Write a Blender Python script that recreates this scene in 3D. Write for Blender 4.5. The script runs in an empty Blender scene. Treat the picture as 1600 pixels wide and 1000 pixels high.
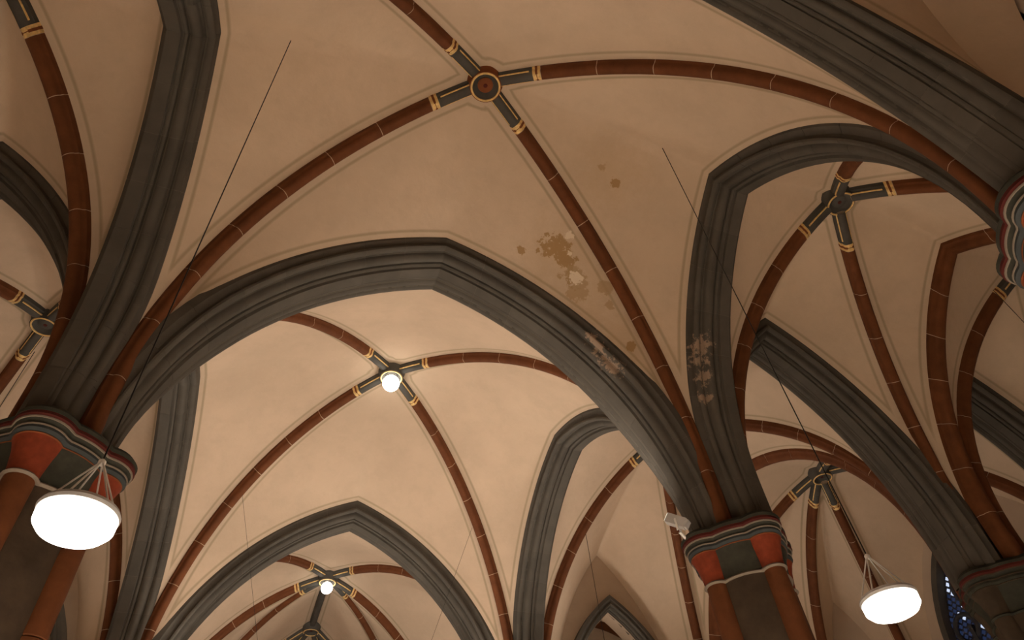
import bpy, math, random
import numpy as np
from mathutils import Matrix, Vector
random.seed(4)
C = bpy.context.scene.collection
# ------------------------------------------------------------------ camera
cd = bpy.data.cameras.new('camera'); cam = bpy.data.objects.new('camera', cd); C.objects.link(cam)
cd.sensor_fit = 'HORIZONTAL'; cd.sensor_width = 36.0; cd.lens = 24.81; cd.clip_start = 0.05; cd.clip_end = 200
_rt = Vector((0.94375, -0.32183, -0.07597)); _up = Vector((-0.19629, -0.73012, 0.65452)); _fw = Vector((0.26611, 0.60279, 0.75222))
_m = Matrix((_rt, _up, -_fw)).transposed().to_4x4(); _m.translation = Vector((-1.733, -1.251, 1.6))
cam.matrix_world = _m
bpy.context.scene.camera = cam
# ------------------------------------------------------------------ world (night outside), exposure
w = bpy.data.worlds.new('world'); bpy.context.scene.world = w; w.use_nodes = True
w.node_tree.nodes['Background'].inputs[0].default_value = (0.010, 0.012, 0.018, 1)
w.node_tree.nodes['Background'].inputs[1].default_value = 1.0
vs = bpy.context.scene.view_settings
vs.view_transform = 'Standard'; vs.look = 'None'; vs.exposure = 0.07; vs.gamma = 1.0; vs.use_curve_mapping = False
LAMP_E = 6.0        # pendant diffuser emission
LAMP_W = 4500.0      # downward light of each pendant (W)
FLOOD = 1.27          # multiplier for the capital floodlights
WARM = (1.0, 0.88, 0.78)
# ------------------------------------------------------------------ materials
def mat(name, col, rough=0.85, metal=0.0, var=0.15, scale=3.0, emit=None, bump=0.0, objvar=0.0, peel=None):
    m = bpy.data.materials.new(name); m.use_nodes = True; nt = m.node_tree; N = nt.nodes; b = N['Principled BSDF']
    b.inputs['Roughness'].default_value = rough; b.inputs['Metallic'].default_value = metal
    b.inputs['Specular IOR Level'].default_value = 0.25
    tc = N.new('ShaderNodeNewGeometry'); n = N.new('ShaderNodeTexNoise')
    n.inputs['Scale'].default_value = scale; n.inputs['Detail'].default_value = 6; n.inputs['Roughness'].default_value = 0.6
    nt.links.new(tc.outputs['Position'], n.inputs['Vector'])
    r = N.new('ShaderNodeMapRange'); r.inputs[1].default_value = 0.3; r.inputs[2].default_value = 0.7
    r.inputs[3].default_value = 1 - var; r.inputs[4].default_value = 1 + var
    nt.links.new(n.outputs['Fac'], r.inputs[0])
    val = r.outputs[0]
    if objvar:
        oi = N.new('ShaderNodeObjectInfo'); r2 = N.new('ShaderNodeMapRange')
        r2.inputs[3].default_value = 1 - objvar; r2.inputs[4].default_value = 1 + objvar
        nt.links.new(oi.outputs['Random'], r2.inputs[0])
        mu = N.new('ShaderNodeMath'); mu.operation = 'MULTIPLY'
        nt.links.new(val, mu.inputs[0]); nt.links.new(r2.outputs[0], mu.inputs[1]); val = mu.outputs[0]
    vm = N.new('ShaderNodeVectorMath'); vm.operation = 'SCALE'; vm.inputs[0].default_value = col
    nt.links.new(val, vm.inputs['Scale']); nt.links.new(vm.outputs[0], b.inputs['Base Color'])
    if bump:
        bp = N.new('ShaderNodeBump'); bp.inputs['Strength'].default_value = bump; bp.inputs['Distance'].default_value = 0.02
        n2 = N.new('ShaderNodeTexNoise'); n2.inputs['Scale'].default_value = 14; n2.inputs['Detail'].default_value = 5
        nt.links.new(tc.outputs['Position'], n2.inputs['Vector'])
        nt.links.new(n2.outputs['Fac'], bp.inputs['Height']); nt.links.new(bp.outputs[0], b.inputs['Normal'])
    if emit:
        b.inputs['Emission Color'].default_value = (*emit[0], 1); b.inputs['Emission Strength'].default_value = emit[1]
    if peel:
        o = None
        n3 = N.new('ShaderNodeTexNoise'); n3.inputs['Scale'].default_value = 9; n3.inputs['Detail'].default_value = 5; n3.inputs['Roughness'].default_value = 0.7
        nt.links.new(tc.outputs['Position'], n3.inputs['Vector'])
        wb = N.new('ShaderNodeMath'); wb.operation = 'MULTIPLY_ADD'; wb.inputs[1].default_value = 6.0; wb.inputs[2].default_value = -3.0; nt.links.new(n3.outputs['Fac'], wb.inputs[0])
        for c_, r_ in peel:
            d = N.new('ShaderNodeVectorMath'); d.operation = 'DISTANCE'; d.inputs[1].default_value = c_; nt.links.new(tc.outputs['Position'], d.inputs[0])
            q = N.new('ShaderNodeMath'); q.operation = 'DIVIDE'; q.inputs[1].default_value = r_; nt.links.new(d.outputs['Value'], q.inputs[0])
            if o is None: o = q.outputs[0]
            else:
                mn = N.new('ShaderNodeMath'); mn.operation = 'MINIMUM'; nt.links.new(o, mn.inputs[0]); nt.links.new(q.outputs[0], mn.inputs[1]); o = mn.outputs[0]
        ad = N.new('ShaderNodeMath'); ad.operation = 'ADD'; nt.links.new(o, ad.inputs[0]); nt.links.new(wb.outputs[0], ad.inputs[1])
        f = N.new('ShaderNodeMapRange'); f.inputs[1].default_value = 0.7; f.inputs[2].default_value = 1.2; f.inputs[3].default_value = 0.75; f.inputs[4].default_value = 0.0; nt.links.new(ad.outputs[0], f.inputs[0])
        mx = N.new('ShaderNodeMix'); mx.data_type = 'RGBA'; nt.links.new(f.outputs[0], mx.inputs[0]); nt.links.new(vm.outputs[0], mx.inputs[6]); mx.inputs[7].default_value = (0.40, 0.28, 0.19, 1)
        nt.links.new(mx.outputs[2], b.inputs['Base Color'])
    return m
M = {}
M['red'] = mat('red_brown_paint', (0.138, 0.046, 0.015), 0.8, var=0.18, scale=5, objvar=0.10, bump=0.06)
M['stone'] = mat('grey_stone', (0.092, 0.081, 0.064), 0.9, var=0.16, scale=2.2, objvar=0.06, bump=0.05, peel=[((2.44, 5.0, 8.96), 0.10), ((2.56, 5.0, 8.79), 0.11), ((2.22, 4.85, 9.23), 0.09), ((2.33, 4.92, 9.1), 0.08), ((3.68, 4.34, 8.89), 0.13), ((3.58, 4.42, 8.67), 0.13), ((3.64, 4.50, 8.4), 0.10), ((3.63, 4.61, 8.11), 0.09)])
M['seam'] = mat('dark_seam', (0.13, 0.115, 0.09), 0.95, var=0.1)
M['joint'] = mat('pale_mortar', (0.52, 0.40, 0.27), 0.9, var=0.15)
M['blue'] = mat('blue_grey_paint', (0.080, 0.074, 0.062), 0.8, var=0.2)
M['gold'] = mat('gilding', (0.78, 0.54, 0.22), 0.45, metal=0.2, var=0.25, scale=20)
M['orange'] = mat('terracotta_paint', (0.20, 0.062, 0.020), 0.8, var=0.2)
M['darkred'] = mat('dark_red_paint', (0.085, 0.014, 0.010), 0.8, var=0.1)
M['capred'] = mat('capital_red_paint', (0.22, 0.040, 0.015), 0.75, var=0.25, scale=8)
M['capgreen'] = mat('capital_dark_green_paint', (0.042, 0.042, 0.030), 0.8, var=0.3, scale=6)
M['capblue'] = mat('capital_blue_paint', (0.050, 0.058, 0.058), 0.8, var=0.2)
M['pale'] = mat('pale_fillet_paint', (0.24, 0.20, 0.155), 0.8, var=0.1)
M['shaft'] = mat('dark_brown_shaft', (0.070, 0.049, 0.031), 0.85, var=0.3, scale=3, bump=0.2)
M['wall'] = mat('wall_plaster', (0.50, 0.385, 0.28), 0.95, var=0.08, scale=1.5, bump=0.1)
M['floor'] = mat('floor_stone', (0.52, 0.42, 0.33), 0.8, var=0.15, scale=1.2)
M['cable'] = mat('dark_steel_cable', (0.03, 0.027, 0.024), 0.5, metal=0.5, var=0.05)
M['steel'] = mat('brushed_steel', (0.85, 0.84, 0.80), 0.4, metal=0.25, var=0.05)
M['housing'] = mat('lamp_housing', (0.55, 0.54, 0.52), 0.5, metal=0.2, var=0.05)
M['opal'] = mat('lit_opal_glass', (0.9, 0.9, 0.9), 0.4, var=0.0, emit=((1.0, 0.93, 0.84), LAMP_E))
M['bulb'] = mat('lit_bulb', (0.9, 0.9, 0.9), 0.4, var=0.0, emit=((1.0, 0.95, 0.88), 9.0))
M['lens'] = mat('flood_lens', (0.8, 0.8, 0.8), 0.2, var=0.0, emit=((1.0, 0.9, 0.78), 3.0))
M['lead'] = mat('dark_tracery', (0.05, 0.05, 0.055), 0.8, var=0.1)
M['glass'] = mat('dark_blue_glass', (0.015, 0.02, 0.04), 0.15, var=0.2, emit=((0.05, 0.08, 0.2), 0.25))
M['glasslit'] = mat('lit_pale_glass', (0.4, 0.45, 0.55), 0.2, var=0.2, emit=((0.60, 0.70, 0.92), 0.9))  # emission stands in for outside light coming through the panes

def plaster_mat():
    m = bpy.data.materials.new('vault_plaster'); m.use_nodes = True; nt = m.node_tree; N = nt.nodes; b = N['Principled BSDF']
    b.inputs['Roughness'].default_value = 0.95; b.inputs['Specular IOR Level'].default_value = 0.1
    geo = N.new('ShaderNodeNewGeometry')
    def noise(sc, det=5, rough=0.55):
        n = N.new('ShaderNodeTexNoise'); n.inputs['Scale'].default_value = sc; n.inputs['Detail'].default_value = det
        n.inputs['Roughness'].default_value = rough; nt.links.new(geo.outputs['Position'], n.inputs['Vector']); return n.outputs['Fac']
    def mr(x, a, b_, c=0., d=1., smooth=False):
        r = N.new('ShaderNodeMapRange')
        if smooth: r.interpolation_type = 'SMOOTHSTEP'
        for i, v in enumerate((a, b_, c, d)): r.inputs[i + 1].default_value = v
        nt.links.new(x, r.inputs[0]); return r.outputs[0]
    def math_(op, a, b_=None):
        n = N.new('ShaderNodeMath'); n.operation = op
        for i, v in enumerate((a, b_)):
            if v is None: continue
            if isinstance(v, (int, float)): n.inputs[i].default_value = v
            else: nt.links.new(v, n.inputs[i])
        return n.outputs[0]
    def mix(f, a, b_):
        n = N.new('ShaderNodeMix'); n.data_type = 'RGBA'
        if isinstance(f, (int, float)): n.inputs[0].default_value = f
        else: nt.links.new(f, n.inputs[0])
        for i, v in ((6, a), (7, b_)):
            if isinstance(v, tuple): n.inputs[i].default_value = (*v, 1)
            else: nt.links.new(v, n.inputs[i])
        return n.outputs[2]
    base = mix(mr(noise(0.7, 4), 0.35, 0.65), (0.57, 0.438, 0.31), (0.64, 0.49, 0.347))
    base = mix(mr(noise(2.6, 6, 0.65), 0.45, 0.75, 0, 0.35), base, (0.47, 0.36, 0.25))
    base = mix(mr(noise(9, 5, 0.7), 0.5, 0.75, 0, 0.25), base, (0.66, 0.52, 0.39))
    # painted line running beside every rib and arch
    at = N.new('ShaderNodeAttribute'); at.attribute_name = 'edge_dist'; e = at.outputs['Fac']
    band = mr(e, 0.10, 0.115, 1.0, 0.0)
    base = mix(math_('MULTIPLY', band, 0.18), base, (0.50, 0.41, 0.29))
    line = math_('MULTIPLY', mr(e, 0.085, 0.108, 0, 1), mr(e, 0.122, 0.150, 1, 0))
    base = mix(math_('MULTIPLY', line, 0.60), base, (0.30, 0.235, 0.135))
    # damp damage: flaked patches with their own outlines
    wob = math_('ADD', math_('MULTIPLY', math_('SUBTRACT', noise(7.0, 4, 0.6), 0.5), 3.2), math_('MULTIPLY', math_('SUBTRACT', noise(25.0, 4, 0.6), 0.5), 1.2))
    def blob(c, r):
        n = N.new('ShaderNodeVectorMath'); n.operation = 'DISTANCE'; nt.links.new(geo.outputs['Position'], n.inputs[0]); n.inputs[1].default_value = c
        return math_('ADD', math_('DIVIDE', n.outputs['Value'], r), wob)
    def union(bl):
        o = None
        for c, r in bl:
            x = blob(c, r); o = x if o is None else math_('MINIMUM', o, x)
        return o
    for blobs, soft, amt, col in STAINS:
        d = union(blobs)
        base = mix(math_('MULTIPLY', mr(d, 1.0 - soft, 1.0 + soft, 1, 0, True), amt), base, col)
    nt.links.new(base, b.inputs['Base Color'])
    bp = N.new('ShaderNodeBump'); bp.inputs['Strength'].default_value = 0.25; bp.inputs['Distance'].default_value = 0.03
    nt.links.new(noise(6, 5), bp.inputs['Height']); nt.links.new(bp.outputs[0], b.inputs['Normal'])
    return m
STAINS = [
    # broad ochre damp tint
    ([((1.8, 4.4, 10.5), 0.50), ((2.3, 4.5, 10.0), 0.45), ((2.75, 4.75, 9.2), 0.5), ((2.2, 3.2, 11.25), 0.45)], 0.9, 0.30, (0.50, 0.345, 0.19)),
    # bare ochre render
    ([((1.63, 4.36, 10.64), 0.19), ((1.80, 4.42, 10.46), 0.16), ((1.93, 4.58, 10.17), 0.13), ((1.14, 4.58, 10.65), 0.06), ((1.38, 4.5, 10.61), 0.045), ((2.30, 3.30, 11.16), 0.085), ((2.79, 4.78, 9.1), 0.07)], 0.10, 0.85, (0.36, 0.215, 0.085)),
    ([((1.95, 4.55, 10.2), 0.17), ((2.02, 4.62, 10.03), 0.17), ((2.10, 4.6, 9.93), 0.12), ((2.42, 4.49, 10.01), 0.10), ((2.04, 3.18, 11.33), 0.06), ((2.5, 4.62, 9.75), 0.07)], 0.12, 0.75, (0.42, 0.285, 0.15)),
    # pale flakes
    ([((1.80, 4.17, 10.74), 0.08), ((1.97, 4.56, 10.17), 0.10), ((1.85, 4.35, 10.5), 0.05)], 0.12, 0.9, (0.76, 0.64, 0.48)),
]
M['plaster'] = plaster_mat()

# ------------------------------------------------------------------ helpers
def tag(o, label=None, cat=None, group=None, kind=None):
    if label: o['label'] = label
    if cat: o['category'] = cat
    if group: o['group'] = group
    if kind: o['kind'] = kind
    return o
def mesh_obj(name, V, F, material, parent=None, smooth=None, fix=True):
    V = np.asarray(V, float)
    me = bpy.data.meshes.new(name)
    if fix:
        vol = 0.0
        for f in F:
            a = V[f[0]]
            for i in range(1, len(f) - 1): vol += np.dot(a, np.cross(V[f[i]], V[f[i + 1]]))
        if vol < 0: F = [tuple(reversed(f)) for f in F]
    me.from_pydata(V.tolist(), [], F); me.materials.append(material)
    if smooth is not None:
        me.polygons.foreach_set('use_smooth', [True] * len(me.polygons))
        me.set_sharp_from_angle(angle=math.radians(smooth))
    o = bpy.data.objects.new(name, me); C.objects.link(o)
    if parent is not None: o.parent = parent
    return o
def empty(name, loc=(0, 0, 0)):
    o = bpy.data.objects.new(name, None); C.objects.link(o); o.location = loc; o.empty_display_size = 0.2; return o
def child(name, V, F, material, root, smooth=None, fix=True):
    """mesh given in world coordinates, parented to root"""
    p = np.array(root.location) if root.parent is None else np.array(root.location) + np.array(root.parent.location)
    return mesh_obj(name, np.asarray(V, float) - p, F, material, root, smooth, fix)
def loft(rings, closed=True, cap0=True, cap1=True):
    n = len(rings[0]); V = [tuple(p) for r in rings for p in r]; F = []
    for k in range(len(rings) - 1):
        for i in range(n if closed else n - 1):
            j = (i + 1) % n; F.append((k * n + i, k * n + j, (k + 1) * n + j, (k + 1) * n + i))
    if closed and cap0: F.append(tuple(range(n - 1, -1, -1)))
    if closed and cap1: F.append(tuple(range((len(rings) - 1) * n, len(rings) * n)))
    return V, F
def circ(c, r, z, n=16): return [(c[0] + r * math.cos(2 * math.pi * i / n), c[1] + r * math.sin(2 * math.pi * i / n), z) for i in range(n)]
def lathe(c, prof, n=24): return loft([circ(c, r, z, n) for r, z in prof])
def tube(a, b, r, n=8):
    a, b = np.array(a, float), np.array(b, float); d = b - a; d /= np.linalg.norm(d)
    u = np.cross(d, (0, 0, 1)) if abs(d[2]) < 0.95 else np.cross(d, (1, 0, 0)); u /= np.linalg.norm(u); v = np.cross(d, u)
    R = lambda c: [c + r * (math.cos(2 * math.pi * i / n) * u + math.sin(2 * math.pi * i / n) * v) for i in range(n)]
    return loft([R(a), R(b)])
def torus(c, R, r, n=32, k=10, ez=1.0):
    V = []; F = []
    for i in range(n):
        a = 2 * math.pi * i / n
        for j in range(k):
            b = 2 * math.pi * j / k; V.append((c[0] + (R + r * math.cos(b)) * math.cos(a), c[1] + (R + r * math.cos(b)) * math.sin(a), c[2] + ez * r * math.sin(b)))
    for i in range(n):
        for j in range(k):
            F.append((i * k + j, ((i + 1) % n) * k + j, ((i + 1) % n) * k + (j + 1) % k, i * k + (j + 1) % k))
    return V, F
def box(c, s, rot=None):
    V = np.array([(x, y, z) for x in (-.5, .5) for y in (-.5, .5) for z in (-.5, .5)]) * np.array(s)
    if rot is not None: V = V @ np.array(rot).T
    V = V + np.array(c); F = [(0, 1, 3, 2), (4, 6, 7, 5), (0, 4, 5, 1), (2, 3, 7, 6), (0, 2, 6, 4), (1, 5, 7, 3)]
    return V, F

class Arc:
    """half arch: springs at plan point A, height z0, rises to plan point B, height z1; circular, st>0 stilted, st<0 centre below the springing"""
    def __init__(s, A, B, z0, z1, st):
        s.A = np.array(A, float); s.B = np.array(B, float); s.z0 = z0; s.st = st
        s.d = np.linalg.norm(s.B - s.A); s.e = (s.B - s.A) / s.d; s.n = np.array([-s.e[1], s.e[0]])
        h = z1 - z0
        s.a, s.b = (0, h - st) if st > 0 else (-st, h - st)
        s.c = (s.d ** 2 + s.b ** 2 - s.a ** 2) / (2 * s.d); s.R = math.hypot(s.c, s.a)
        s.t0 = math.atan2(s.a, s.c); s.t1 = math.atan2(s.b, s.c - s.d)
        s.L = s.R * (s.t1 - s.t0) + max(st, 0)
    def p(s, u, wd=0.0, off=0.0):
        """u in 0..1 arc length fraction, wd lateral offset, off radial offset away from the opening"""
        x = u * s.L; sv = max(s.st, 0)
        if x < sv: hor = -off; z = s.z0 + x
        else:
            k = (x - sv) / (s.L - sv)
            t1 = math.acos(max(-1, min(1, (s.c - s.d) / (s.R + off))))
            t = s.t0 + k * (t1 - s.t0); hor = s.c - (s.R + off) * math.cos(t); z = s.z0 + s.st + (s.R + off) * math.sin(t)
        q = s.A + hor * s.e + wd * s.n
        return np.array([q[0], q[1], z])
def prof_sym(half): return [(-a, b) for a, b in half] + [(a, b) for a, b in reversed(half) if a > 1e-6]
RIB = prof_sym([(0.10, 0.24), (0.10, 0.115), (0.088, 0.10), (0.078, 0.082), (0.076, 0.055), (0.062, 0.022), (0.036, 0.004), (0.0, 0.0)])
RIB_C = prof_sym([(0.096, 0.235), (0.096, 0.117), (0.084, 0.10), (0.074, 0.082), (0.072, 0.056), (0.059, 0.025), (0.034, 0.008), (0.0, 0.004)])
ARCH_H = [(0.46, 0.40), (0.46, 0.285), (0.428, 0.25), (0.405, 0.205), (0.415, 0.165), (0.452, 0.145), (0.448, 0.118), (0.425, 0.102), (0.395, 0.098), (0.365, 0.106), (0.345, 0.128), (0.325, 0.142), (0.308, 0.128),
          (0.302, 0.085), (0.285, 0.052), (0.255, 0.034), (0.222, 0.032), (0.19, 0.045), (0.172, 0.072), (0.156, 0.08), (0.150, 0.045), (0.128, 0.032), (0.108, 0.036), (0.098, 0.05), (0.088, 0.046), (0.08, 0.004), (0.0, 0.0)]
ARCH = prof_sym(ARCH_H)
ARCH_C = prof_sym([(max(0, a - 0.004), b + 0.004) for a, b in ARCH_H])
def _plain(a, b):
    if b > 0.13 and abs(a) > 0.39: return b
    return 0.145 * max(0.0, (abs(a) - 0.08) / 0.38)
ARCH_P = [(a, _plain(a, b)) for a, b in ARCH]
ARCH_PC = [(a, _plain(a, b) + 0.004) for a, b in ARCH_C]
AISLE_H = [(0.14, 0.40), (0.14, 0.07), (0.125, 0.045), (0.08, 0.004)]
ARCADE = [(-a, b) for a, b in ARCH_H] + [(a, b) for a, b in reversed(AISLE_H)]            # nave side on -w
ARCADE_C = [(-max(0, a - 0.004), b + 0.004) for a, b in ARCH_H] + [(max(0, a - 0.004), b + 0.004) for a, b in reversed(AISLE_H)]
ARCADE_P = [(a, _plain(a, b) if a <= 0 else b) for a, b in ARCADE]
ARCADE_PC = [(a, _plain(a, b) + 0.004 if a <= 0 else b) for a, b in ARCADE_C]
PLA_RIB = 0.155; PLA_ARCH = 0.29
def taper(u):
    k = min(1.0, max(0.0, u / 0.42)); k = k * k * (3 - 2 * k); return 0.66 + 0.34 * k
PLAINS = [(ARCH, ARCH_P), (ARCH_C, ARCH_PC), (ARCADE, ARCADE_P), (ARCADE_C, ARCADE_PC)]
def sweep(arc, prof, u0, u1, n, sc=1.0, flip=1):
    rings = []
    for k in range(n + 1):
        u = u0 + (u1 - u0) * k / n
        pl = next((q for p_, q in PLAINS if p_ is prof), None)
        if pl is not None:      # mouldings die into plain chamfers on the springers
            k_ = min(1, max(0, (u - 0.06) / 0.24)); k_ = k_ * k_ * (3 - 2 * k_); k_ = 0.35 + 0.65 * k_
            kw = taper(u) if sc > 0.99 else 1.0
            pr = [(a * (kw if not (a > 0 and (prof is ARCADE or prof is ARCADE_C)) else 1.0), b * k_ + b2 * (1 - k_)) for (a, b), (_, b2) in zip(prof, pl)]
        else: pr = prof
        rings.append([arc.p(u, a * sc * flip, b * sc) for a, b in pr])
    return loft(rings)

HS = 6.224; T0, T1, T2, TB = 0.0, 5.306, 12.761, -9.0
PX = 4.0; PX2 = 3.838; AX = 8.14; OX = 12.4; PO = 0.612
def spring(pier, boss, p=PO):
    d = np.array(boss[:2]) - np.array(pier); d /= np.linalg.norm(d); return np.array(pier) + p * d
ribs_built = []
def rib(pier, boss, label, st=0.449, z0=HS, group=None, p=PO, blocks=0.8, sc=1.0, detail=True):
    """painted rib: separate stones with pale joints, grey end at the boss behind a gilded band"""
    A = spring(pier, boss, p); arc = Arc(A, boss[:2], z0, boss[2], st)
    r = empty('vault_rib', (A[0], A[1], z0)); tag(r, label, 'rib', group or 'painted vault ribs')
    L = arc.L; ue = 1 - 0.20 / L; ug = 1 - 0.74 / L; ub = 1 - 0.86 / L
    nb = max(3, round(ub * L / blocks)); g = 0.011 / L / 2
    child('mortar', *sweep(arc, RIB_C, 0.0, ue, 24, sc), M['joint'], r, 35)
    for i in range(nb):
        a = ub * i / nb + (g if i else 0); b = ub * (i + 1) / nb - g
        child('voussoir', *sweep(arc, RIB, a, b, 4, sc), M['red'], r, 35)
    if detail:
        child('gilded_band', *sweep(arc, RIB, ub + 0.3 * g, ug, 2, sc * 1.03), M['gold'], r, 35)
        child('band_fillet', *sweep(arc, RIB, ub + (ug - ub) * 0.35, ub + (ug - ub) * 0.65, 1, sc * 1.07), M['orange'], r, 35)
        child('boss_end', *sweep(arc, RIB, ug, ue, 3, sc), M['blue'], r, 35)
        for s in (-1, 1):
            child('gilded_fillet', *sweep(arc, [(s * 0.070, 0.040), (s * 0.082, 0.046), (s * 0.084, 0.064), (s * 0.072, 0.064)], ug + 0.05 / L, ue, 3, sc), M['gold'], r)
    else:
        child('boss_end', *sweep(arc, RIB, ub, ue, 3, sc), M['blue'], r, 35)
    return arc
def arch(name, A, B, z1a, label, st, z0=HS, p=PO, prof=ARCH, profc=ARCH_C, m='stone', mc='seam', cat='arch', group=None, block=0.62, gap=0.005, sc=1.0, shift=(0, 0), nave=None, p2=None):
    A = np.array(A, float) + np.array(shift); B = np.array(B, float) + np.array(shift); mid = (A + B) / 2; e = (B - A) / np.linalg.norm(B - A)
    r = empty(name, (A[0], A[1], z0)); tag(r, label, cat, group)
    arcs = []
    p2 = p if p2 is None else p2; mid = (A + e * p + B - e * p2) / 2
    for P_, s, pp in ((A, 1, p), (B, -1, p2)):
        arc = Arc(P_ + s * e * pp, mid, z0, z1a, st); arcs.append(arc)
        fl_ = 1 if nave is None else int(-np.sign(arc.n @ np.array(nave)))
        child('mortar', *sweep(arc, profc, 0, 1, 24, sc, fl_), M[mc], r, 35)
        nb = max(4, round(arc.L / block)); g = gap / arc.L / 2
        for i in range(nb):
            a = i / nb + (g if i else 0); b = (i + 1) / nb - (g if i < nb - 1 else 0)
            child('voussoir', *sweep(arc, prof, a, b, 3, sc, fl_), M[m], r, 35)
    return arcs
def seg_dist(Q, pts):
    """distance of points Q to polyline pts"""
    D = np.full(len(Q), 1e9)
    for a, b in zip(pts[:-1], pts[1:]):
        d = b - a; t = np.clip(((Q - a) @ d) / max(d @ d, 1e-12), 0, 1)
        D = np.minimum(D, np.linalg.norm(Q - (a + t[:, None] * d), axis=1))
    return D
def web(root, boss, ribA, ribB, archA, archB, inset, off_arch=PLA_ARCH, halfw=0.46, bulge=0.055, N=40, K=18, boss_r=0.27, arch_edge=True, rib_edge=True, tap=False):
    """one plaster cell between two ribs and an arch; inset is the plan vector from the arch plane into the bay"""
    inset = np.array([*inset, 0.0]); iw = inset / (np.linalg.norm(inset) + 1e-9)
    ts = np.linspace(0, 1, N); vs_ = np.linspace(0, 1, K)
    vs_ = 0.5 - 0.5 * np.cos(np.pi * vs_) * (0.35) - 0.5 * (1 - 2 * vs_) * 0.65
    def half_(rb, ar):
        G = np.zeros((N, K, 3))
        for i, t in enumerate(ts):
            a = ar.p(t, 0, off_arch) + inset * (taper(t) if tap else 1.0); b = rb.p(t, 0, PLA_RIB)
            l = np.linalg.norm(b - a)
            for k, v in enumerate(vs_):
                q = a + (b - a) * v; q = q + np.array([0, 0, 1.0]) * bulge * l * 4 * v * (1 - v) * min(1, t * 1.5)
                G[i, k] = q
        return G
    GA = half_(ribA, archA); GB = half_(ribB, archB)
    G = np.concatenate([GA, GB[-2::-1]], 0); n = len(G)
    V = G.reshape(-1, 3)
    F = [(i * K + k, i * K + k + 1, (i + 1) * K + k + 1, (i + 1) * K + k) for i in range(n - 1) for k in range(K - 1)]
    cen = V[(n // 2) * K + K // 2]
    a, b, c_, d_ = [V[j] for j in F[len(F) // 2]]
    if np.cross(b - a, c_ - a)[2] > 0: F = [tuple(reversed(f)) for f in F]
    o = child('web', V, F, M['plaster'], root, None, False)
    me = o.data; me.polygons.foreach_set('use_smooth', [True] * len(me.polygons))
    u = np.linspace(0, 1, 30)
    D = np.full(len(V), 1e9)
    for rb in (ribA, ribB) if rib_edge else (): D = np.minimum(D, seg_dist(V, [rb.p(x, 0, PLA_RIB) for x in u]) - 0.10)
    if arch_edge:
        for ar in (archA, archB): D = np.minimum(D, seg_dist(V, [ar.p(x, 0, off_arch) + inset * (taper(x) if tap else 1.0) for x in u]))
    if rib_edge: D = np.minimum(D, np.linalg.norm(V - np.array([boss[0], boss[1], boss[2] + 0.1]), axis=1) - boss_r)
    at = me.attributes.new('edge_dist', 'FLOAT', 'POINT'); at.data.foreach_set('value', np.maximum(D, 0).astype(np.float32))
    return o
def ceiling(label):
    r = empty('ceiling', (0, 0, 0)); tag(r, label, None, None, 'structure'); return r
def boss(c, label, m='blue', sc=1.0):
    x, y, z = c; z0 = z - 0.06
    r = empty('vault_boss', (x, y, z0)); tag(r, label, 'boss', 'vault bosses')
    s = sc; n = 32
    V, F = loft([circ((x, y), q * s, zz, n) for q, zz in ((0.27, z + 0.20), (0.27, z + 0.10), (0.245, z + 0.06), (0.235, z0), (0.20, z0))], True, True, False)
    child('drum', V, F, M[m], r, 30)
    V, F = loft([circ((x, y), q * s, zz, n) for q, zz in ((0.20, z0 + 0.001), (0.175, z0 + 0.05), (0.12, z0 + 0.09))], True, False, True)
    child('bowl', V, F, M['blue'], r, 30, False)
    child('gilded_ring', *torus((x, y, z0), 0.208 * s, 0.016, 40, 10), M['gold'], r, 60)
    V, F = lathe((x, y), [(0.115 * s, z0 + 0.085), (0.115 * s, z0 + 0.07), (0.09 * s, z0 + 0.055), (0.05 * s, z0 + 0.052)])
    child('rosette', V, F, M[m], r, 30)
    child('eye', *lathe((x, y), [(0.034 * s, z0 + 0.06), (0.030 * s, z0 + 0.046), (0.012, z0 + 0.043)], 16), M['darkred'], r, 30)
    return r

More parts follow.
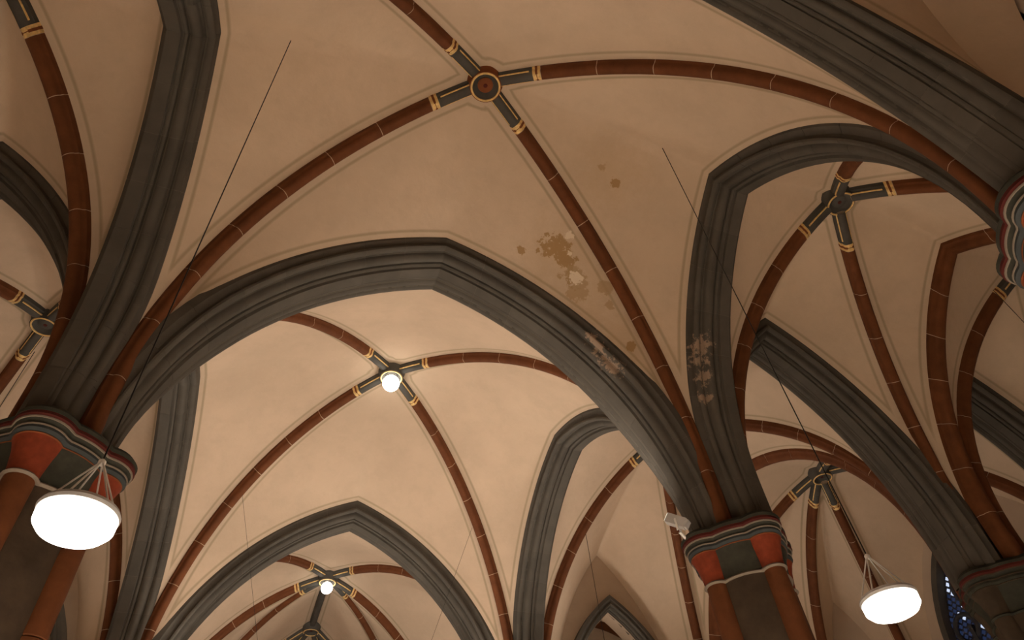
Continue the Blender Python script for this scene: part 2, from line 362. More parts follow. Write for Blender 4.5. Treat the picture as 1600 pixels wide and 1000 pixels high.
# ------------------------------------------------------------------ piers
def outline(o, n=96, Rc=0.46, D=0.48, rc=0.125):
    pts = []
    for i in range(n):
        th = 2 * math.pi * i / n; r = Rc + o
        for k in range(4):
            dl = (th - k * math.pi / 2 + math.pi) % (2 * math.pi) - math.pi
            q = (rc + o) ** 2 - (D * math.sin(dl)) ** 2
            if q >= 0 and abs(dl) < 1.3: r = max(r, D * math.cos(dl) + math.sqrt(q))
        pts.append((r * math.cos(th), r * math.sin(th)))
    return pts
def band(root, c, name, m, lv, sm=40):
    rings = [[(c[0] + x, c[1] + y, z) for x, y in outline(o)] for o, z in lv]
    return child(name, *loft(rings), M[m], root, sm)
def pier(c, label, dull=False):
    r = empty('pier', (c[0], c[1], 0)); tag(r, label, 'pier', 'piers with painted capitals')
    cr = 'shaft' if dull else 'capred'; cb = 'capgreen' if dull else 'capblue'; cd_ = 'shaft' if dull else 'red'
    child('core', *loft([circ(c, 0.62, 0, 32), circ(c, 0.62, 0.5, 32), circ(c, 0.46, 0.62, 32), circ(c, 0.46, 5.62, 32)]), M['shaft'], r, 30)
    for k in range(4):
        q = (c[0] + 0.48 * math.cos(k * math.pi / 2), c[1] + 0.48 * math.sin(k * math.pi / 2))
        zs = [0.62, 1.9, 3.2, 4.45, 5.62]
        for a, b in zip(zs[:-1], zs[1:]):
            child('colonnette_drum', *lathe(q, [(0.12, a + 0.004), (0.125, a + 0.012), (0.125, b - 0.012), (0.12, b - 0.004)], 20), M[cd_], r, 30)
    cap = empty('capital', (0, 0, 5.58)); cap.parent = r
    band(cap, c, 'neck_ring', 'capgreen' if dull else 'pale', [(0.015, 5.585), (0.03, 5.60), (0.015, 5.62)])
    child('bell', *loft([circ(c, q, z, 40) for q, z in ((0.465, 5.61), (0.475, 5.72), (0.50, 5.85), (0.545, 5.955))]), M['capgreen'], cap, 30)
    for k in range(4):
        q = (c[0] + 0.48 * math.cos(k * math.pi / 2), c[1] + 0.48 * math.sin(k * math.pi / 2))
        child('colonnette_bell', *lathe(q, [(0.13, 5.61), (0.14, 5.70), (0.165, 5.84), (0.205, 5.955)], 24), M[cr], cap, 30)
    band(cap, c, 'ochre_fillet', 'orange' if not dull else 'shaft', [(0.08, 5.955), (0.088, 5.965), (0.08, 5.975)])
    band(cap, c, 'blue_band', cb, [(0.085, 5.975), (0.11, 6.0), (0.105, 6.03)])
    band(cap, c, 'pale_fillet', 'shaft' if dull else 'pale', [(0.112, 6.03), (0.115, 6.043)])
    band(cap, c, 'green_band', 'capgreen', [(0.09, 6.043), (0.10, 6.07), (0.125, 6.095)])
    band(cap, c, 'pale_fillet', 'shaft' if dull else 'pale', [(0.137, 6.095), (0.14, 6.108)])
    band(cap, c, 'red_band', 'darkred', [(0.13, 6.108), (0.15, 6.13), (0.145, 6.165)])
    band(cap, c, 'abacus', 'capgreen', [(0.15, 6.165), (0.155, 6.20), (0.11, 6.255)])
    return r

PL = {}
pier_specs = [((-PX, T0), 'dark pier behind the left side of the frame'), ((PX, T0), 'dark pier at the right edge beside the heavy top-right arch'),
  ((-PX, T1), 'painted pier behind the large glowing lamp at lower left'), ((PX, T1), 'painted pier with red and green capital right of centre, carrying a floodlight'),
  ((-PX2, T2), 'far left nave pier below the furthest grey arch'), ((PX2, T2), 'far right nave pier below the furthest grey arch'),
  ((AX, T0), 'outer pier past the right edge of the aisle'), ((AX, T1), 'dim outer pier at lower right beside the traceried window'),
  ((AX, T2), 'outer pier at the far end of the right aisle')]
for c, lb in pier_specs:
    sx = -0.15 * np.sign(c[0]) if abs(c[0]) < 8 and c[1] != T0 else 0.0
    if abs(c[0]) > 8 and c[1] == T1: sx = 0.14
    if c[1] == T0 and abs(c[0]) < 8: sx = -0.02 * np.sign(c[0])
    pier((c[0] + sx, c[1] + (0.08 if c[1] == T0 else -0.04)), lb, dull=abs(c[0]) > 8)

# ------------------------------------------------------------------ vaults
BO = {'n1': (0, (T0 + T1) / 2, 11.795), 'n2': (0, (T1 + T2) / 2, 11.844), 'n3': (0, 16.73, 11.56),
      'r1': (6.17, (T0 + T1) / 2, 11.33), 'r2': (6.08, (T1 + T2) / 2, 11.3),
      'l1': (-6.12, (T0 + T1) / 2, 11.02), 'l2': (-6.20, (T1 + T2) / 2, 11.6),
      'o1': (10.2, (T0 + T1) / 2, 11.0), 'o2': (10.2, (T1 + T2) / 2, 11.05)}
BD = {'n1': 'open-ringed boss at top centre', 'n2': 'lit boss in mid picture', 'n3': 'small far lit boss',
      'r1': 'dark right-aisle boss', 'r2': 'hidden boss behind the central arch',
      'l1': 'left-aisle boss past the upper left corner', 'l2': 'dark boss at the left edge',
      'o1': 'outer-aisle boss past the right edge', 'o2': 'outer-aisle boss above the right lamp'}
PD = {(-PX, TB): 'the rear left wall', (PX, TB): 'the rear right wall', (-PX, T0): 'the left pier out of frame', (PX, T0): 'the right-edge pier',
      (-PX, T1): 'the left lamp pier', (PX, T1): 'the floodlit painted pier', (-PX2, T2): 'the far left pier', (PX2, T2): 'the far right pier',
      (AX, TB): 'the rear right corner', (AX, T0): 'the outer pier past the right edge', (AX, T1): 'the dim outer pier at lower right', (AX, T2): 'the far outer pier',
      (-AX, TB): 'the rear left corner', (-AX, T0): 'the left wall out of frame', (-AX, T1): 'the left wall', (-AX, T2): 'the far left corner',
      (OX, T0): 'the right wall out of frame', (OX, T1): 'the right outer wall'}
for k, b in BO.items(): boss(b, 'round ' + BD[k].replace('boss', 'vault boss', 1) if 'boss' in BD[k] else BD[k], 'orange' if k == 'n1' else 'blue')
ARCS = {}
def getarch(a, b): return ARCS[(a, b)] if (a, b) in ARCS else ARCS[(b, a)][::-1]
AM = {}
def A_(name, a, b, z1, label, st, **k):
    AM[(a, b)] = AM[(b, a)] = k.get('sc', 1.0)
    ARCS[(a, b)] = arch(name, a, b, z1, label, st, **k)
STT, STR = -0.462, 0.579
G1 = 'moulded grey stone arches'
A_('transverse_arch', (-PX, T0), (PX, T0), 10.62, 'heavy dark grey arch crossing the upper right corner', STT, group=G1, sc=0.70, shift=(0, -0.10))
A_('transverse_arch', (-PX, T1), (PX, T1), 10.569, 'largest grey moulded arch spanning the picture centre below the ringed boss', STT, group=G1)
A_('transverse_arch', (-PX2, T2), (PX2, T2), 10.733, 'far grey pointed arch at bottom centre framing the small lit boss', STT, group=G1)
A_('arcade_arch', (-PX, T0), (-PX, T1), 10.582, 'broad grey arcade arch rising from the left lamp to the top edge', STR, group=G1, prof=ARCADE, profc=ARCADE_C, nave=(1, 0))
A_('arcade_arch', (PX, T0), (PX, T1), 10.582, 'grey pointed arcade arch framing the dark right-aisle boss', STR, group=G1, prof=ARCADE, profc=ARCADE_C, nave=(-1, 0))
A_('arcade_arch', (-PX, T1), (-PX2, T2), 10.656, 'grey arcade arch right behind the left lamp', STR, group=G1, prof=ARCADE, profc=ARCADE_C, nave=(1, 0))
A_('arcade_arch', (PX, T1), (PX2, T2), 10.656, 'grey hooked arcade arch left of the floodlit pier', STR, group=G1, prof=ARCADE, profc=ARCADE_C, nave=(-1, 0))
A_('transverse_arch', (PX, T0), (AX, T0), 10.46, 'grey aisle arch past the right edge', 0.3, group=G1, sc=0.88, p=0.17, p2=0.45)
A_('transverse_arch', (PX, T1), (AX, T1), 10.46, 'grey aisle arch sloping down to the dim outer pier', 0.3, group=G1, sc=0.88, p=0.17, p2=0.45)
A_('transverse_arch', (-PX, T0), (-AX, T0), 10.46, 'grey left-aisle arch out of frame', 0.3, group=G1, sc=0.88, p=0.17, p2=0.05)
A_('transverse_arch', (-PX, T1), (-AX, T1), 10.46, 'dark grey aisle arch at the left edge above its boss', 0.3, group=G1, sc=0.88, p=0.17, p2=0.05)
A_('transverse_arch', (AX, T1), (OX, T1), 10.46, 'grey outer-aisle arch at the right edge', 0.3, group=G1, sc=0.88, p=0.17, p2=0.45)
A_('transverse_arch', (AX, T0), (OX, T0), 10.46, 'grey outer-aisle arch past the right edge', 0.3, group=G1, sc=0.88, p=0.17, p2=0.45)
RA = dict(prof=RIB, profc=RIB_C, m='red', mc='joint', block=0.75, gap=0.011, sc=1.35, group='brown-red arcade arches')
A_('arcade_arch', (AX, T0), (AX, T1), 10.60, 'brown-red pointed arch at right between the two outer aisles', 0.5, **RA)
A_('arcade_arch', (AX, T1), (AX, T2), 10.80, 'brown-red arch passing just above the boss over the right lamp', 0.5, **RA)
# walls take plain wall-arch outlines (no stones)
def W_(a, b, z1, st=0.4, p=PO):
    a_, b_ = np.array(a, float), np.array(b, float); mid = (a_ + b_) / 2; e = (b_ - a_) / np.linalg.norm(b_ - a_)
    ARCS[(a, b)] = [Arc(a_ + e * p, mid, HS, z1, st), Arc(b_ - e * p, mid, HS, z1, st)]; PLAIN.add((a, b)); PLAIN.add((b, a))
PLAIN = set()
for a, b, z in (((-PX, TB), (PX, TB), 10.8), ((PX, TB), (PX, T0), 10.9), ((-PX, TB), (-PX, T0), 10.9), ((-AX, T0), (-AX, T1), 10.6), ((-AX, T1), (-AX, T2), 10.85), ((-AX, T2), (-PX2, T2), 10.6), ((PX2, T2), (AX, T2), 10.7),
                ((OX, T0), (OX, T1), 10.5)): W_(a, b, z)
REDS = {((AX, T0), (AX, T1)), ((AX, T1), (AX, T2)), ((AX, T1), (AX, T0)), ((AX, T2), (AX, T1))}
def bay(key, piers, label=None, st=0.449, detail=True, p=PO):
    b = BO[key]; n = len(piers)
    R = []
    for q in piers:
        R.append(rib(q, b, 'rib from %s to %s' % (BD[key], PD.get(q, 'the wall')), st=st, detail=detail, p=p))
    root = ceiling(label)
    for i in range(n):
        a, c = piers[i], piers[(i + 1) % n]
        ar = getarch(a, c); pl = (a, c) in PLAIN; rd = (a, c) in REDS
        m = (np.array(a) + np.array(c)) / 2; v = np.array(c) - np.array(a); nn = np.array([-v[1], v[0]]) / np.linalg.norm(v)
        if nn @ (np.array(b[:2]) - m) < 0: nn = -nn
        k_ = AM.get((a, c), 1.0); hw = 0.0 if pl else (0.12 if rd else 0.445 * k_)
        if key[0] in 'rl' and abs(abs(a[0]) - PX) < 0.3 and abs(abs(c[0]) - PX) < 0.3: hw = 0.13
        oa = 0.0 if pl else (0.20 if rd else PLA_ARCH * k_ + 0.02)
        web(root, b, R[i], R[(i + 1) % n], ar[0], ar[1], nn * hw, off_arch=oa, arch_edge=not pl, tap=hw > 0.4)
    return root
b0 = (0, TB / 2, 11.9); q0 = [(-PX, TB), (PX, TB), (PX, T0), (-PX, T0)]; r0 = ceiling('plain beige vault in the top right corner')
R0 = [Arc(spring(q, b0), b0[:2], HS, b0[2], 0.449) for q in q0]
for i in range(4):
    a, c = q0[i], q0[(i + 1) % 4]; ar = getarch(a, c); pl = (a, c) in PLAIN
    web(r0, b0, R0[i], R0[(i + 1) % 4], ar[0], ar[1], (0, -0.445 * 0.7) if not pl else (0, 0), off_arch=0.0 if pl else 0.223, arch_edge=not pl, rib_edge=False)
bay('n1', [(-PX, T0), (PX, T0), (PX, T1), (-PX, T1)], label='beige plaster nave vault with damp stains around the ringed boss')
bay('n2', [(-PX, T1), (PX, T1), (PX2, T2), (-PX2, T2)], label='bright beige nave vault around the lit boss')
bay('r1', [(PX, T0), (AX, T0), (AX, T1), (PX, T1)], label='beige right aisle vault around the dark boss', st=0.28, p=0.4)
bay('r2', [(PX, T1), (AX, T1), (AX, T2), (PX2, T2)], label='beige right aisle vault beyond the floodlit pier', st=0.3, p=0.4)
bay('l1', [(-PX, T0), (-AX, T0), (-AX, T1), (-PX, T1)], label='dim left aisle vault at the upper left', st=0.5, p=0.42)
bay('l2', [(-PX, T1), (-AX, T1), (-AX, T2), (-PX2, T2)], label='left aisle vault beyond the left-edge arch', st=0.4, p=0.35)
bay('o1', [(AX, T0), (OX, T0), (OX, T1), (AX, T1)], label='dim outer aisle vault at the right edge')
# outer aisle end: polygonal
o2p = [(AX, T1), (OX, T1), (OX, 11.0), (11.3, T2), (AX, T2)]
PD[(OX, 11.0)] = 'the window wall'; PD[(11.3, T2)] = 'the far wall behind the right lamp'
W_((OX, T1), (OX, 11.0), 10.4); W_((OX, 11.0), (11.3, T2), 9.6, p=0.3); W_((11.3, T2), (AX, T2), 10.0)
bay('o2', o2p, label='outer aisle vault above the right lamp')
# choir: wide fan of ribs, then a small apse boss
BO['c4'] = (0, 19.7, 11.62); BD['c4'] = 'furthest dark boss'
boss(BO['c4'], 'small furthest dark vault boss at the bottom edge')
ch = [(-PX2, T2), (PX2, T2), (3.95, 18.4), (3.3, 20.1), (-3.3, 20.1), (-3.95, 18.4)]
PD.update({ch[2]: 'the right choir wall', ch[3]: 'the right choir corner', ch[4]: 'the left choir corner', ch[5]: 'the left choir wall'})
W_(ch[1], ch[2], 10.4); W_(ch[2], ch[3], 9.3, p=0.2); W_(ch[4], ch[5], 9.3, p=0.2); W_(ch[5], ch[0], 10.4)
b = BO['n3']; R = [rib(q, b, 'far painted rib from %s down to %s' % (BD['n3'], PD[q]), p=(PO if i < 2 else 0.2)) for i, q in enumerate(ch)]
root = ceiling('far choir vault around the small lit boss')
for i in (0, 1, 2, 4, 5):
    a, c = ch[i], ch[(i + 1) % 6]; ar = getarch(a, c); pl = i != 0
    web(root, b, R[i], R[(i + 1) % 6], ar[0], ar[1], (0, 0.445) if i == 0 else (0, 0), off_arch=0.0 if pl else PLA_ARCH + 0.02, arch_edge=not pl, N=26, K=14, tap=i == 0)
# apse beyond
c4 = BO['c4']; ap = [(3.3, 20.1), (3.1, 21.6), (1.6, 23.6), (-1.6, 23.6), (-3.1, 21.6), (-3.3, 20.1)]
R4 = [None] * 6
for i in (1, 2, 3, 4):
    R4[i] = rib(ap[i], c4, 'furthest rib from the dark end boss towards the %s' % ('right apse wall', 'right end of the apse', 'left end of the apse', 'left apse wall')[i - 1], p=0.2)
class Line:
    def __init__(s, a, b, sag=0.0): s.a = np.array(a, float); s.b = np.array(b, float); s.sag = sag; d = s.b - s.a; s.L = np.linalg.norm(d); e = d[:2] / np.linalg.norm(d[:2]); s.n = np.array([-e[1], e[0]])
    def p(s, u, wd=0, off=0): q = s.a + u * (s.b - s.a); return np.array([q[0] + wd * s.n[0], q[1] + wd * s.n[1], q[2] + off + s.sag * 4 * u * (1 - u)])
ridge = Line((0, 16.73, 11.56), (0, 19.7, 11.62), 0.05)
rr = empty('ridge_rib', (0, 16.73, 11.56)); tag(rr, 'short dark rib joining the small lit boss to the furthest boss', 'rib')
nb = 4
for i in range(nb): child('voussoir', *sweep(ridge, RIB, 0.06 + 0.88 * i / nb + 0.002, 0.06 + 0.88 * (i + 1) / nb - 0.002, 2), M['blue'], rr, 35)
# cells on both sides of the ridge rib, and the apse cells
def fan(root, P0, P1, N=14):
    V = []; F = []
    for i in range(N + 1):
        for k in range(N + 1):
            u, v = i / N, k / N; a, b_ = P0.p(u, 0, PLA_RIB), P1.p(v and u or u, 0, PLA_RIB)
            q = a + (b_ - a) * v; q[2] += 0.05 * np.linalg.norm(b_ - a) * 4 * v * (1 - v); V.append(q)
    for i in range(N):
        for k in range(N): F.append((i * (N + 1) + k, i * (N + 1) + k + 1, (i + 1) * (N + 1) + k + 1, (i + 1) * (N + 1) + k))
    o = child('web', V, F, M['plaster'], root, 180, False)
    D = np.minimum(seg_dist(np.array(V), [P0.p(x, 0, PLA_RIB) for x in np.linspace(0, 1, 20)]), seg_dist(np.array(V), [P1.p(x, 0, PLA_RIB) for x in np.linspace(0, 1, 20)])) - 0.10
    o.data.attributes.new('edge_dist', 'FLOAT', 'POINT').data.foreach_set('value', np.maximum(D, 0).astype(np.float32))
root = ceiling('furthest apse vault below the small lit boss')
class Join:
    """rib of the choir up to the lit boss, then along the ridge to the end boss"""
    def __init__(s, r): s.r = r
    def p(s, u, wd=0, off=0): return s.r.p(u / 0.6, wd, off) if u < 0.6 else ridge.p((u - 0.6) / 0.4, wd, off)
fan(root, Join(R[3]), R4[1]); fan(root, R4[1], R4[2]); fan(root, R4[2], R4[3]); fan(root, R4[3], R4[4]); fan(root, R4[4], Join(R[4]))

# ------------------------------------------------------------------ walls, floor
def poly_wall(name, label, pts, th=0.3, m='wall'):
    """upright wall along plan polyline; pts = [(x,y)...], outer offset via th on the left-hand side"""
    V = []; F = []
    o = empty(name, (0, 0, 0)); tag(o, label, None, None, 'structure')
    for a, b_ in zip(pts[:-1], pts[1:]):
        a_, b2 = np.array(a, float), np.array(b_, float); e = (b2 - a_) / np.linalg.norm(b2 - a_); n = np.array([-e[1], e[0]]) * th
        q = [a_, b2, b2 + n, a_ + n]; V = [(*p, 0) for p in q] + [(*p, 13.0) for p in q]
        child('wall_face', V, [(0, 1, 5, 4), (1, 2, 6, 5), (2, 3, 7, 6), (3, 0, 4, 7), (0, 3, 2, 1), (4, 5, 6, 7)], M[m], o)
    return o
poly_wall('wall_left', 'plain plaster wall of the left aisle', [(-AX, -0.6), (-AX, T2)])
poly_wall('wall_back', 'plain plaster walls around the bay behind the viewer', [(OX, -0.6), (PX + 0.05, -0.6), (PX + 0.05, TB), (-PX - 0.05, TB), (-PX - 0.05, -0.6), (-AX, -0.6)])
def holed_wall(name, label, x0, x1, y, oc, ohw, zs, za, zt=13.0, th=0.35, axis='y'):
    """wall with a pointed opening centred at oc, half width ohw, springing zs, apex za"""
    o = empty(name, (0, 0, 0)); tag(o, label, None, None, 'structure')
    arc = Arc((oc - ohw, 0), (oc, 0), zs, za, -0.3); arc2 = Arc((oc + ohw, 0), (oc, 0), zs, za, -0.3)
    L_ = [(oc - ohw, 0.0)] + [(arc.p(u)[0], arc.p(u)[2]) for u in np.linspace(0, 1, 14)]
    R_ = [(oc + ohw, 0.0)] + [(arc2.p(u)[0], arc2.p(u)[2]) for u in np.linspace(0, 1, 14)]
    P = (lambda a, z, d: (a, y + d, z)) if axis == 'y' else (lambda a, z, d: (y + d, a, z))
    for side, E in ((x0, L_), (x1, R_)):
        V = []; F = []
        for a, z in E: V += [P(side, z, 0), P(a, z, 0), P(side, z, th), P(a, z, th)]
        n = len(E)
        V += [P(side, zt, 0), P(oc, zt, 0), P(side, zt, th), P(oc, zt, th)]
        for i in range(n):
            k, j = i * 4, (i + 1) * 4
            F += [(k, k + 1, j + 1, j), (k + 2, j + 2, j + 3, k + 3)]
            if i < n - 1: F.append((k + 1, k + 3, j + 3, j + 1))
        child('wall_face', V, F, M['wall'], o, None, False)
    return o
def opening_arch(name, label, oc, ohw, y, zs, za, sc=0.62):
    return arch(name, (oc - ohw, y), (oc + ohw, y), za, label, -0.3, z0=zs, p=0.0, sc=sc, group=G1)
holed_wall('wall_front_right', 'shaded plaster wall closing the right aisle above a small grey arch', PX2, AX, T2, 6.0, 1.25, 6.9, 9.25)
opening_arch('opening_arch', 'small grey pointed arch at the bottom edge left of the floodlit pier', 6.0, 1.25, T2 + 0.05, 6.9, 9.25)
holed_wall('wall_front_left', 'plaster wall closing the left aisle', -AX, -PX2, T2, -6.0, 1.25, 6.9, 9.25)
opening_arch('opening_arch', 'dark grey arch low at the left beneath the glowing lamp', -6.0, 1.25, T2 + 0.05, 6.9, 9.25)
# chapels beyond the two openings: small barrel of four ribs each
for sx, nm in ((1, 'right'), (-1, 'left')):
    bx = (sx * 6.1, 15.3, 10.2); P4 = [(sx * 4.6, 13.1), (sx * 7.7, 13.1), (sx * 7.7, 17.4), (sx * 4.6, 17.4)]
    boss(bx, 'small boss of the side chapel beyond the %s end wall' % nm)
    for i in range(4): W_(P4[i], P4[(i + 1) % 4], 9.6, p=0.1)
    Rc = [rib(q, bx, 'chapel rib beyond the %s end wall, %s' % (nm, t), p=0.1) for q, t in zip(P4, ('near inner', 'near outer', 'far outer', 'far inner'))]
    root = ceiling('side chapel vault beyond the %s end wall' % nm)
    for i in range(4):
        ar = getarch(P4[i], P4[(i + 1) % 4]); web(root, bx, Rc[i], Rc[(i + 1) % 4], ar[0], ar[1], (0, 0), off_arch=0, arch_edge=False, N=20, K=12)
    q = [P4[1], P4[2], P4[3], P4[0]] if sx > 0 else [P4[0], P4[3], P4[2], P4[1]]
    poly_wall('wall_chapel_' + nm, 'side chapel wall beyond the %s end wall' % nm, [P4[0], P4[3], P4[2], P4[1]] if sx < 0 else [P4[1], P4[2], P4[3], P4[0]], 0.15)
# right outer wall with the window, polygon end
WY, WHW, WZS, WZA = 8.85, 1.05, 7.5, 9.5
holed_wall('wall_right', 'dim plaster wall of the outer aisle with the traceried window', -0.6, 11.0, OX, WY, WHW, WZS, WZA, axis='x')
poly_wall('wall_outer_end', 'far end wall of the outer aisle', [(OX, 11.0), (11.3, T2), (AX, T2)], -0.3)
poly_wall('wall_choir', 'wall of the far choir', [(PX2, T2), (3.95, 18.4), (3.3, 20.1), (3.1, 21.6), (1.6, 23.6), (-1.6, 23.6), (-3.1, 21.6), (-3.3, 20.1), (-3.95, 18.4), (-PX2, T2)], -0.25)
fl = mesh_obj('floor', *box((2, 9, -0.1), (24, 32, 0.2)), M['floor']); tag(fl, 'pale stone church floor below the frame', None, None, 'structure')

# ------------------------------------------------------------------ traceried window
wr = empty('window_1', (OX + 0.15, WY, 3.0)); tag(wr, 'dark traceried window with glowing pale blue panes at lower right', None, None, 'structure')
def in_win(y, z, mg=0.0):
    d = abs(y - WY)
    if d > WHW - mg: return False
    if z < WZS: return True
    arc = Arc((WY - WHW, 0), (WY, 0), WZS, WZA, -0.3); return math.hypot(arc.c - (WHW - d), z - (WZS - 0.3)) < arc.R - mg
arcw = [Arc((WY - WHW, 0), (WY, 0), WZS, WZA, -0.3), Arc((WY + WHW, 0), (WY, 0), WZS, WZA, -0.3)]
for a in arcw:
    pts = [a.p(u) for u in np.linspace(0, 1, 12)]
    for o_ in (0.0,):
        rings = []
        for u in np.linspace(0, 1, 12):
            i0 = a.p(u, 0, -0.10); i1 = a.p(u, 0, 0.04)
            rings.append([(OX + d, q[0], q[2]) for q, d in ((i0, -0.03), (i1, -0.03), (i1, 0.25), (i0, 0.25))])
        child('window_frame', *loft(rings), M['stone'], wr)
for s in (-1, 1): child('window_frame', *box((OX + 0.11, WY + s * (WHW - 0.05), 5.3), (0.28, 0.12, 4.6)), M['stone'], wr)
child('window_sill', *box((OX + 0.05, WY, 2.95), (0.45, 2.6, 0.15)), M['stone'], wr)
for y in (-0.38, 0.38): child('mullion', *box((OX + 0.12, WY + y, 5.4), (0.12, 0.09, 4.8)), M['lead'], wr)
for y, z, rr_ in ((0, 8.5, 0.33), (-0.5, 7.8, 0.27), (0.5, 7.8, 0.27)):
    V, F = torus((0, 0, 0), rr_, 0.05, 24, 8); V = np.array(V)[:, [2, 0, 1]] + np.array([OX + 0.12, WY + y, z]); child('tracery_ring', V, F, M['lead'], wr, 60)
random.seed(11)
pane_me = {}
for iz in range(46):
    for iy in range(20):
        y = WY - 1.14 + iy * 0.12 + (0.06 if iz % 2 else 0); z = 5.2 + iz * 0.104
        if not in_win(y, z, 0.10) : continue
        lit = random.random() < 0.22; key = 'glasslit' if lit else 'glass'
        if key not in pane_me:
            V, F = box((0, 0, 0), (0.012, 0.076, 0.076), [[1, 0, 0], [0, .7071, -.7071], [0, .7071, .7071]])
            m_ = bpy.data.meshes.new('glass_pane'); m_.from_pydata(V.tolist(), [], F); m_.materials.append(M[key]); pane_me[key] = m_
        o = bpy.data.objects.new('glass_pane', pane_me[key]); C.objects.link(o); o.parent = wr
        o.location = (0.03, y - WY, z - 3.0); s = random.uniform(0.7, 1.15) if lit else 1.0; o.scale = (1, s, s)
child('lead_sheet', *box((OX + 0.20, WY, 6.4), (0.02, 2.2, 6.9)), M['lead'], wr)

# ------------------------------------------------------------------ pendant lamps
def pendant(x, y, z, ztop, label, power=1.0):
    r = empty('pendant_lamp', (x, y, z)); tag(r, label, 'lamp', 'large pendant lamps')
    child('diffuser', *lathe((x, y), [(0.20, z + 0.05), (0.206, z + 0.02), (0.204, z - 0.02), (0.175, z - 0.055), (0.12, z - 0.078), (0.05, z - 0.085)], 40), M['opal'], r, 40)
    child('housing', *lathe((x, y), [(0.209, z + 0.035), (0.215, z + 0.055), (0.206, z + 0.075), (0.15, z + 0.10), (0.06, z + 0.115)], 40), M['housing'], r, 40)
    for k in range(6):
        a = k * math.pi / 3 + 0.3
        child('suspension_rod', *tube((x + 0.19 * math.cos(a), y + 0.19 * math.sin(a), z + 0.08), (x + 0.012 * math.cos(a), y + 0.012 * math.sin(a), z + 0.40), 0.0055), M['steel'], r, 60)
    child('hub', *lathe((x, y), [(0.010, z + 0.385), (0.022, z + 0.392), (0.022, z + 0.415), (0.008, z + 0.43)], 12), M['steel'], r, 40)
    child('cable', *tube((x, y, z + 0.42), (x, y, ztop), 0.0055, 6), M['cable'], r, 60)
    ld = bpy.data.lights.new('pendant_light', 'SPOT'); ld.energy = LAMP_W * power; ld.color = (1.0, 0.96, 0.92); ld.spot_size = math.radians(125); ld.spot_blend = 1.0; ld.shadow_soft_size = 0.18
    lo = bpy.data.objects.new('pendant_beam', ld); C.objects.link(lo); lo.parent = r; lo.location = (0, 0, -0.12)
    return r
pendant(-2.74, 2.64, 3.95, 11.32, 'large glowing pendant lamp at lower left in front of the painted pier')
pendant(2.80, 2.60, 3.97, 11.33, 'large glowing pendant lamp at lower right near the window')
pendant(-2.78, -2.65, 4.0, 11.32, 'pendant lamp behind the viewer on the left', 0.12)
pendant(2.78, -2.65, 4.0, 11.32, 'pendant lamp behind the viewer on the right', 0.12)
pendant(4.95, 11.2, 4.0, 10.6, 'pendant lamp below the frame on the faint cable under the hooked arch', 0.45)
pendant(9.4, 3.1, 4.0, 10.6, 'pendant lamp below the frame on the cable at the right edge', 0.12)
pendant(-6.1, 9.0, 4.0, 10.9, 'pendant lamp below the frame in the left aisle', 0.12)

# ------------------------------------------------------------------ small lamps on two bosses
for k, lb, s in (('n2', 'bright round lamp under the boss in mid picture', 1.0), ('n3', 'small bright lamp under the far boss at bottom centre', 0.9)):
    x, y, z = BO[k]; z -= 0.10
    r = empty('boss_lamp', (x, y, z)); tag(r, lb, 'lamp', 'lamps on the bosses')
    child('globe', *lathe((x, y), [(0.17 * math.sin(math.pi * (i + 0.3) / 10.6) * s, z - 0.10 + 0.17 * s * math.cos(math.pi * (i + 0.3) / 10.6)) for i in range(11)], 24), M['bulb'], r, 60)
    child('socket', *lathe((x, y), [(0.06, z + 0.12), (0.06, z + 0.05), (0.09, z + 0.03)], 16), M['housing'], r, 40)

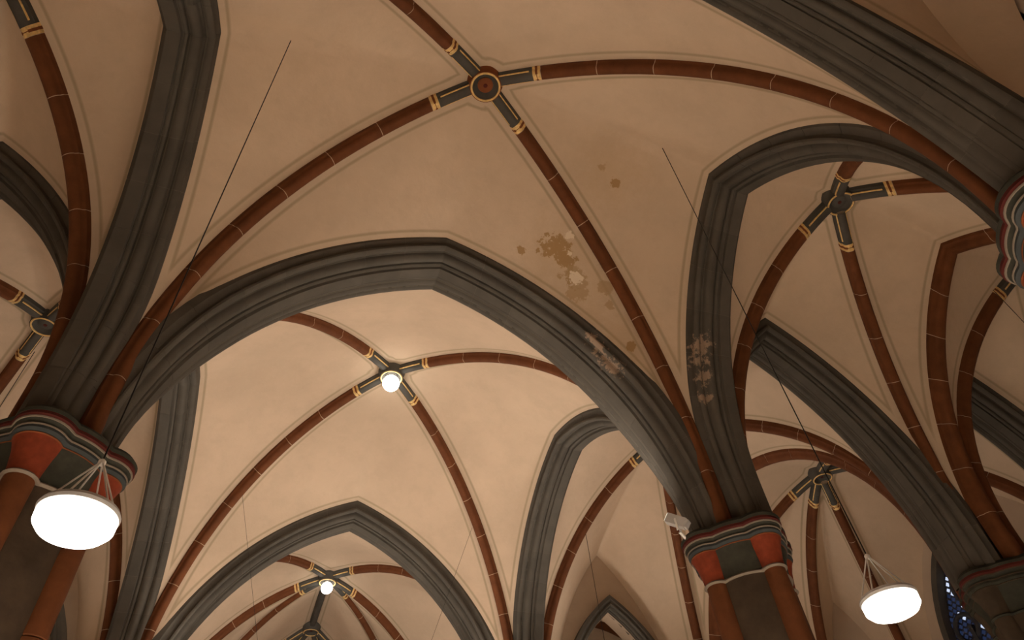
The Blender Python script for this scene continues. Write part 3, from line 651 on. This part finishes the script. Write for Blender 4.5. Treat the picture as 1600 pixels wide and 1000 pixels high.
# ------------------------------------------------------------------ floodlights: one in view on a capital, the rest added to light the vaults
def flood(c, aim, power, label, spot=130, vis=True, mount=None):
    c = np.array(c, float); d = np.array(aim, float) - c; d /= np.linalg.norm(d)
    u = np.cross(d, (0, 0, 1)); u /= np.linalg.norm(u); v = np.cross(u, d)
    Rm = np.stack([u, d, v], 1)
    r = empty('floodlight', c); tag(r, label, 'floodlight', 'floodlights on the capitals')
    child('head', *box(c, (0.11, 0.26, 0.12), Rm), M['housing'], r)
    child('back_fin', *box(c - d * 0.145, (0.09, 0.03, 0.10), Rm), M['housing'], r)
    child('lens', *box(c + d * 0.132, (0.10, 0.006, 0.11), Rm), M['lens'], r)
    for s in (-1, 1): child('yoke_arm', *box(c + u * s * 0.063 - np.array([0, 0, 0.07]), (0.014, 0.03, 0.16)), M['steel'], r)
    if mount is not None:
        child('post', *tube(c - np.array([0, 0, 0.15]), mount, 0.02), M['steel'], r, 60)
        child('clamp', *box(mount, (0.09, 0.09, 0.05)), M['housing'], r)
    ld = bpy.data.lights.new('flood_light', 'SPOT'); ld.energy = power * FLOOD; ld.color = WARM; ld.spot_size = math.radians(spot); ld.spot_blend = 0.9; ld.shadow_soft_size = 0.25
    lo = bpy.data.objects.new('flood_beam', ld); C.objects.link(lo); lo.parent = r
    lo.rotation_euler = Vector(-d).to_track_quat('Z', 'Y').to_euler(); lo.location = Vector(d * 0.16)
    return r
flood((3.02, 5.20, 6.40), (-0.8, 9.6, 11.0), 260, 'small silver floodlight on the left side of the painted capital', mount=(3.22, 5.28, 6.12))
flood((3.0, 12.3, 6.5), (0.3, 8.5, 11.5), 260, 'unseen floodlight added on the far right pier below the frame', mount=(3.1, 12.7, 6.1))  # this unseen pair is added to brighten the middle nave bay
flood((-3.0, 12.3, 6.5), (-0.3, 8.5, 11.5), 260, 'unseen floodlight added on the far left pier below the frame', mount=(-3.1, 12.7, 6.1))
flood((3.0, 13.2, 6.5), (-0.5, 17.5, 11.0), 300, 'unseen floodlight added behind the far right pier', mount=(3.1, 12.8, 6.1))  # unseen pair added so the choir vault gets enough light
flood((-3.0, 13.2, 6.5), (0.5, 17.5, 11.0), 300, 'unseen floodlight added behind the far left pier', mount=(-3.1, 12.8, 6.1))

flood((4.75, 12.2, 6.5), (6.2, 8.6, 11.3), 190, 'unseen floodlight added on the aisle side of the far right pier', mount=(4.4, 12.7, 6.1))  # from here on, unseen lamps added to lift the aisle vaults
flood((-4.75, 12.2, 6.5), (-6.2, 8.6, 11.3), 85, 'unseen floodlight added on the aisle side of the far left pier', mount=(-4.4, 12.7, 6.1))
flood((8.6, 12.0, 6.5), (10.2, 8.6, 11.0), 60, 'unseen floodlight added on the far outer pier', mount=(8.3, 12.4, 6.1))
# ------------------------------------------------------------------ thin wires
for a, b_, lb in (((-2.35, 10.9, 9.9), (-1.2, 12.2, 6.6), 'thin slanting wire hanging from the left rib below the lit boss'),
                  ((2.2, 10.9, 9.8), (1.2, 12.2, 6.6), 'thin slanting wire hanging from the right rib below the lit boss')):
    V, F = tube(a, b_, 0.003, 6); o = mesh_obj('suspension_wire', np.array(V) - np.array(a), F, M['cable'], None, 60); o.location = a
    tag(o, lb, 'wire', 'slanting wires')
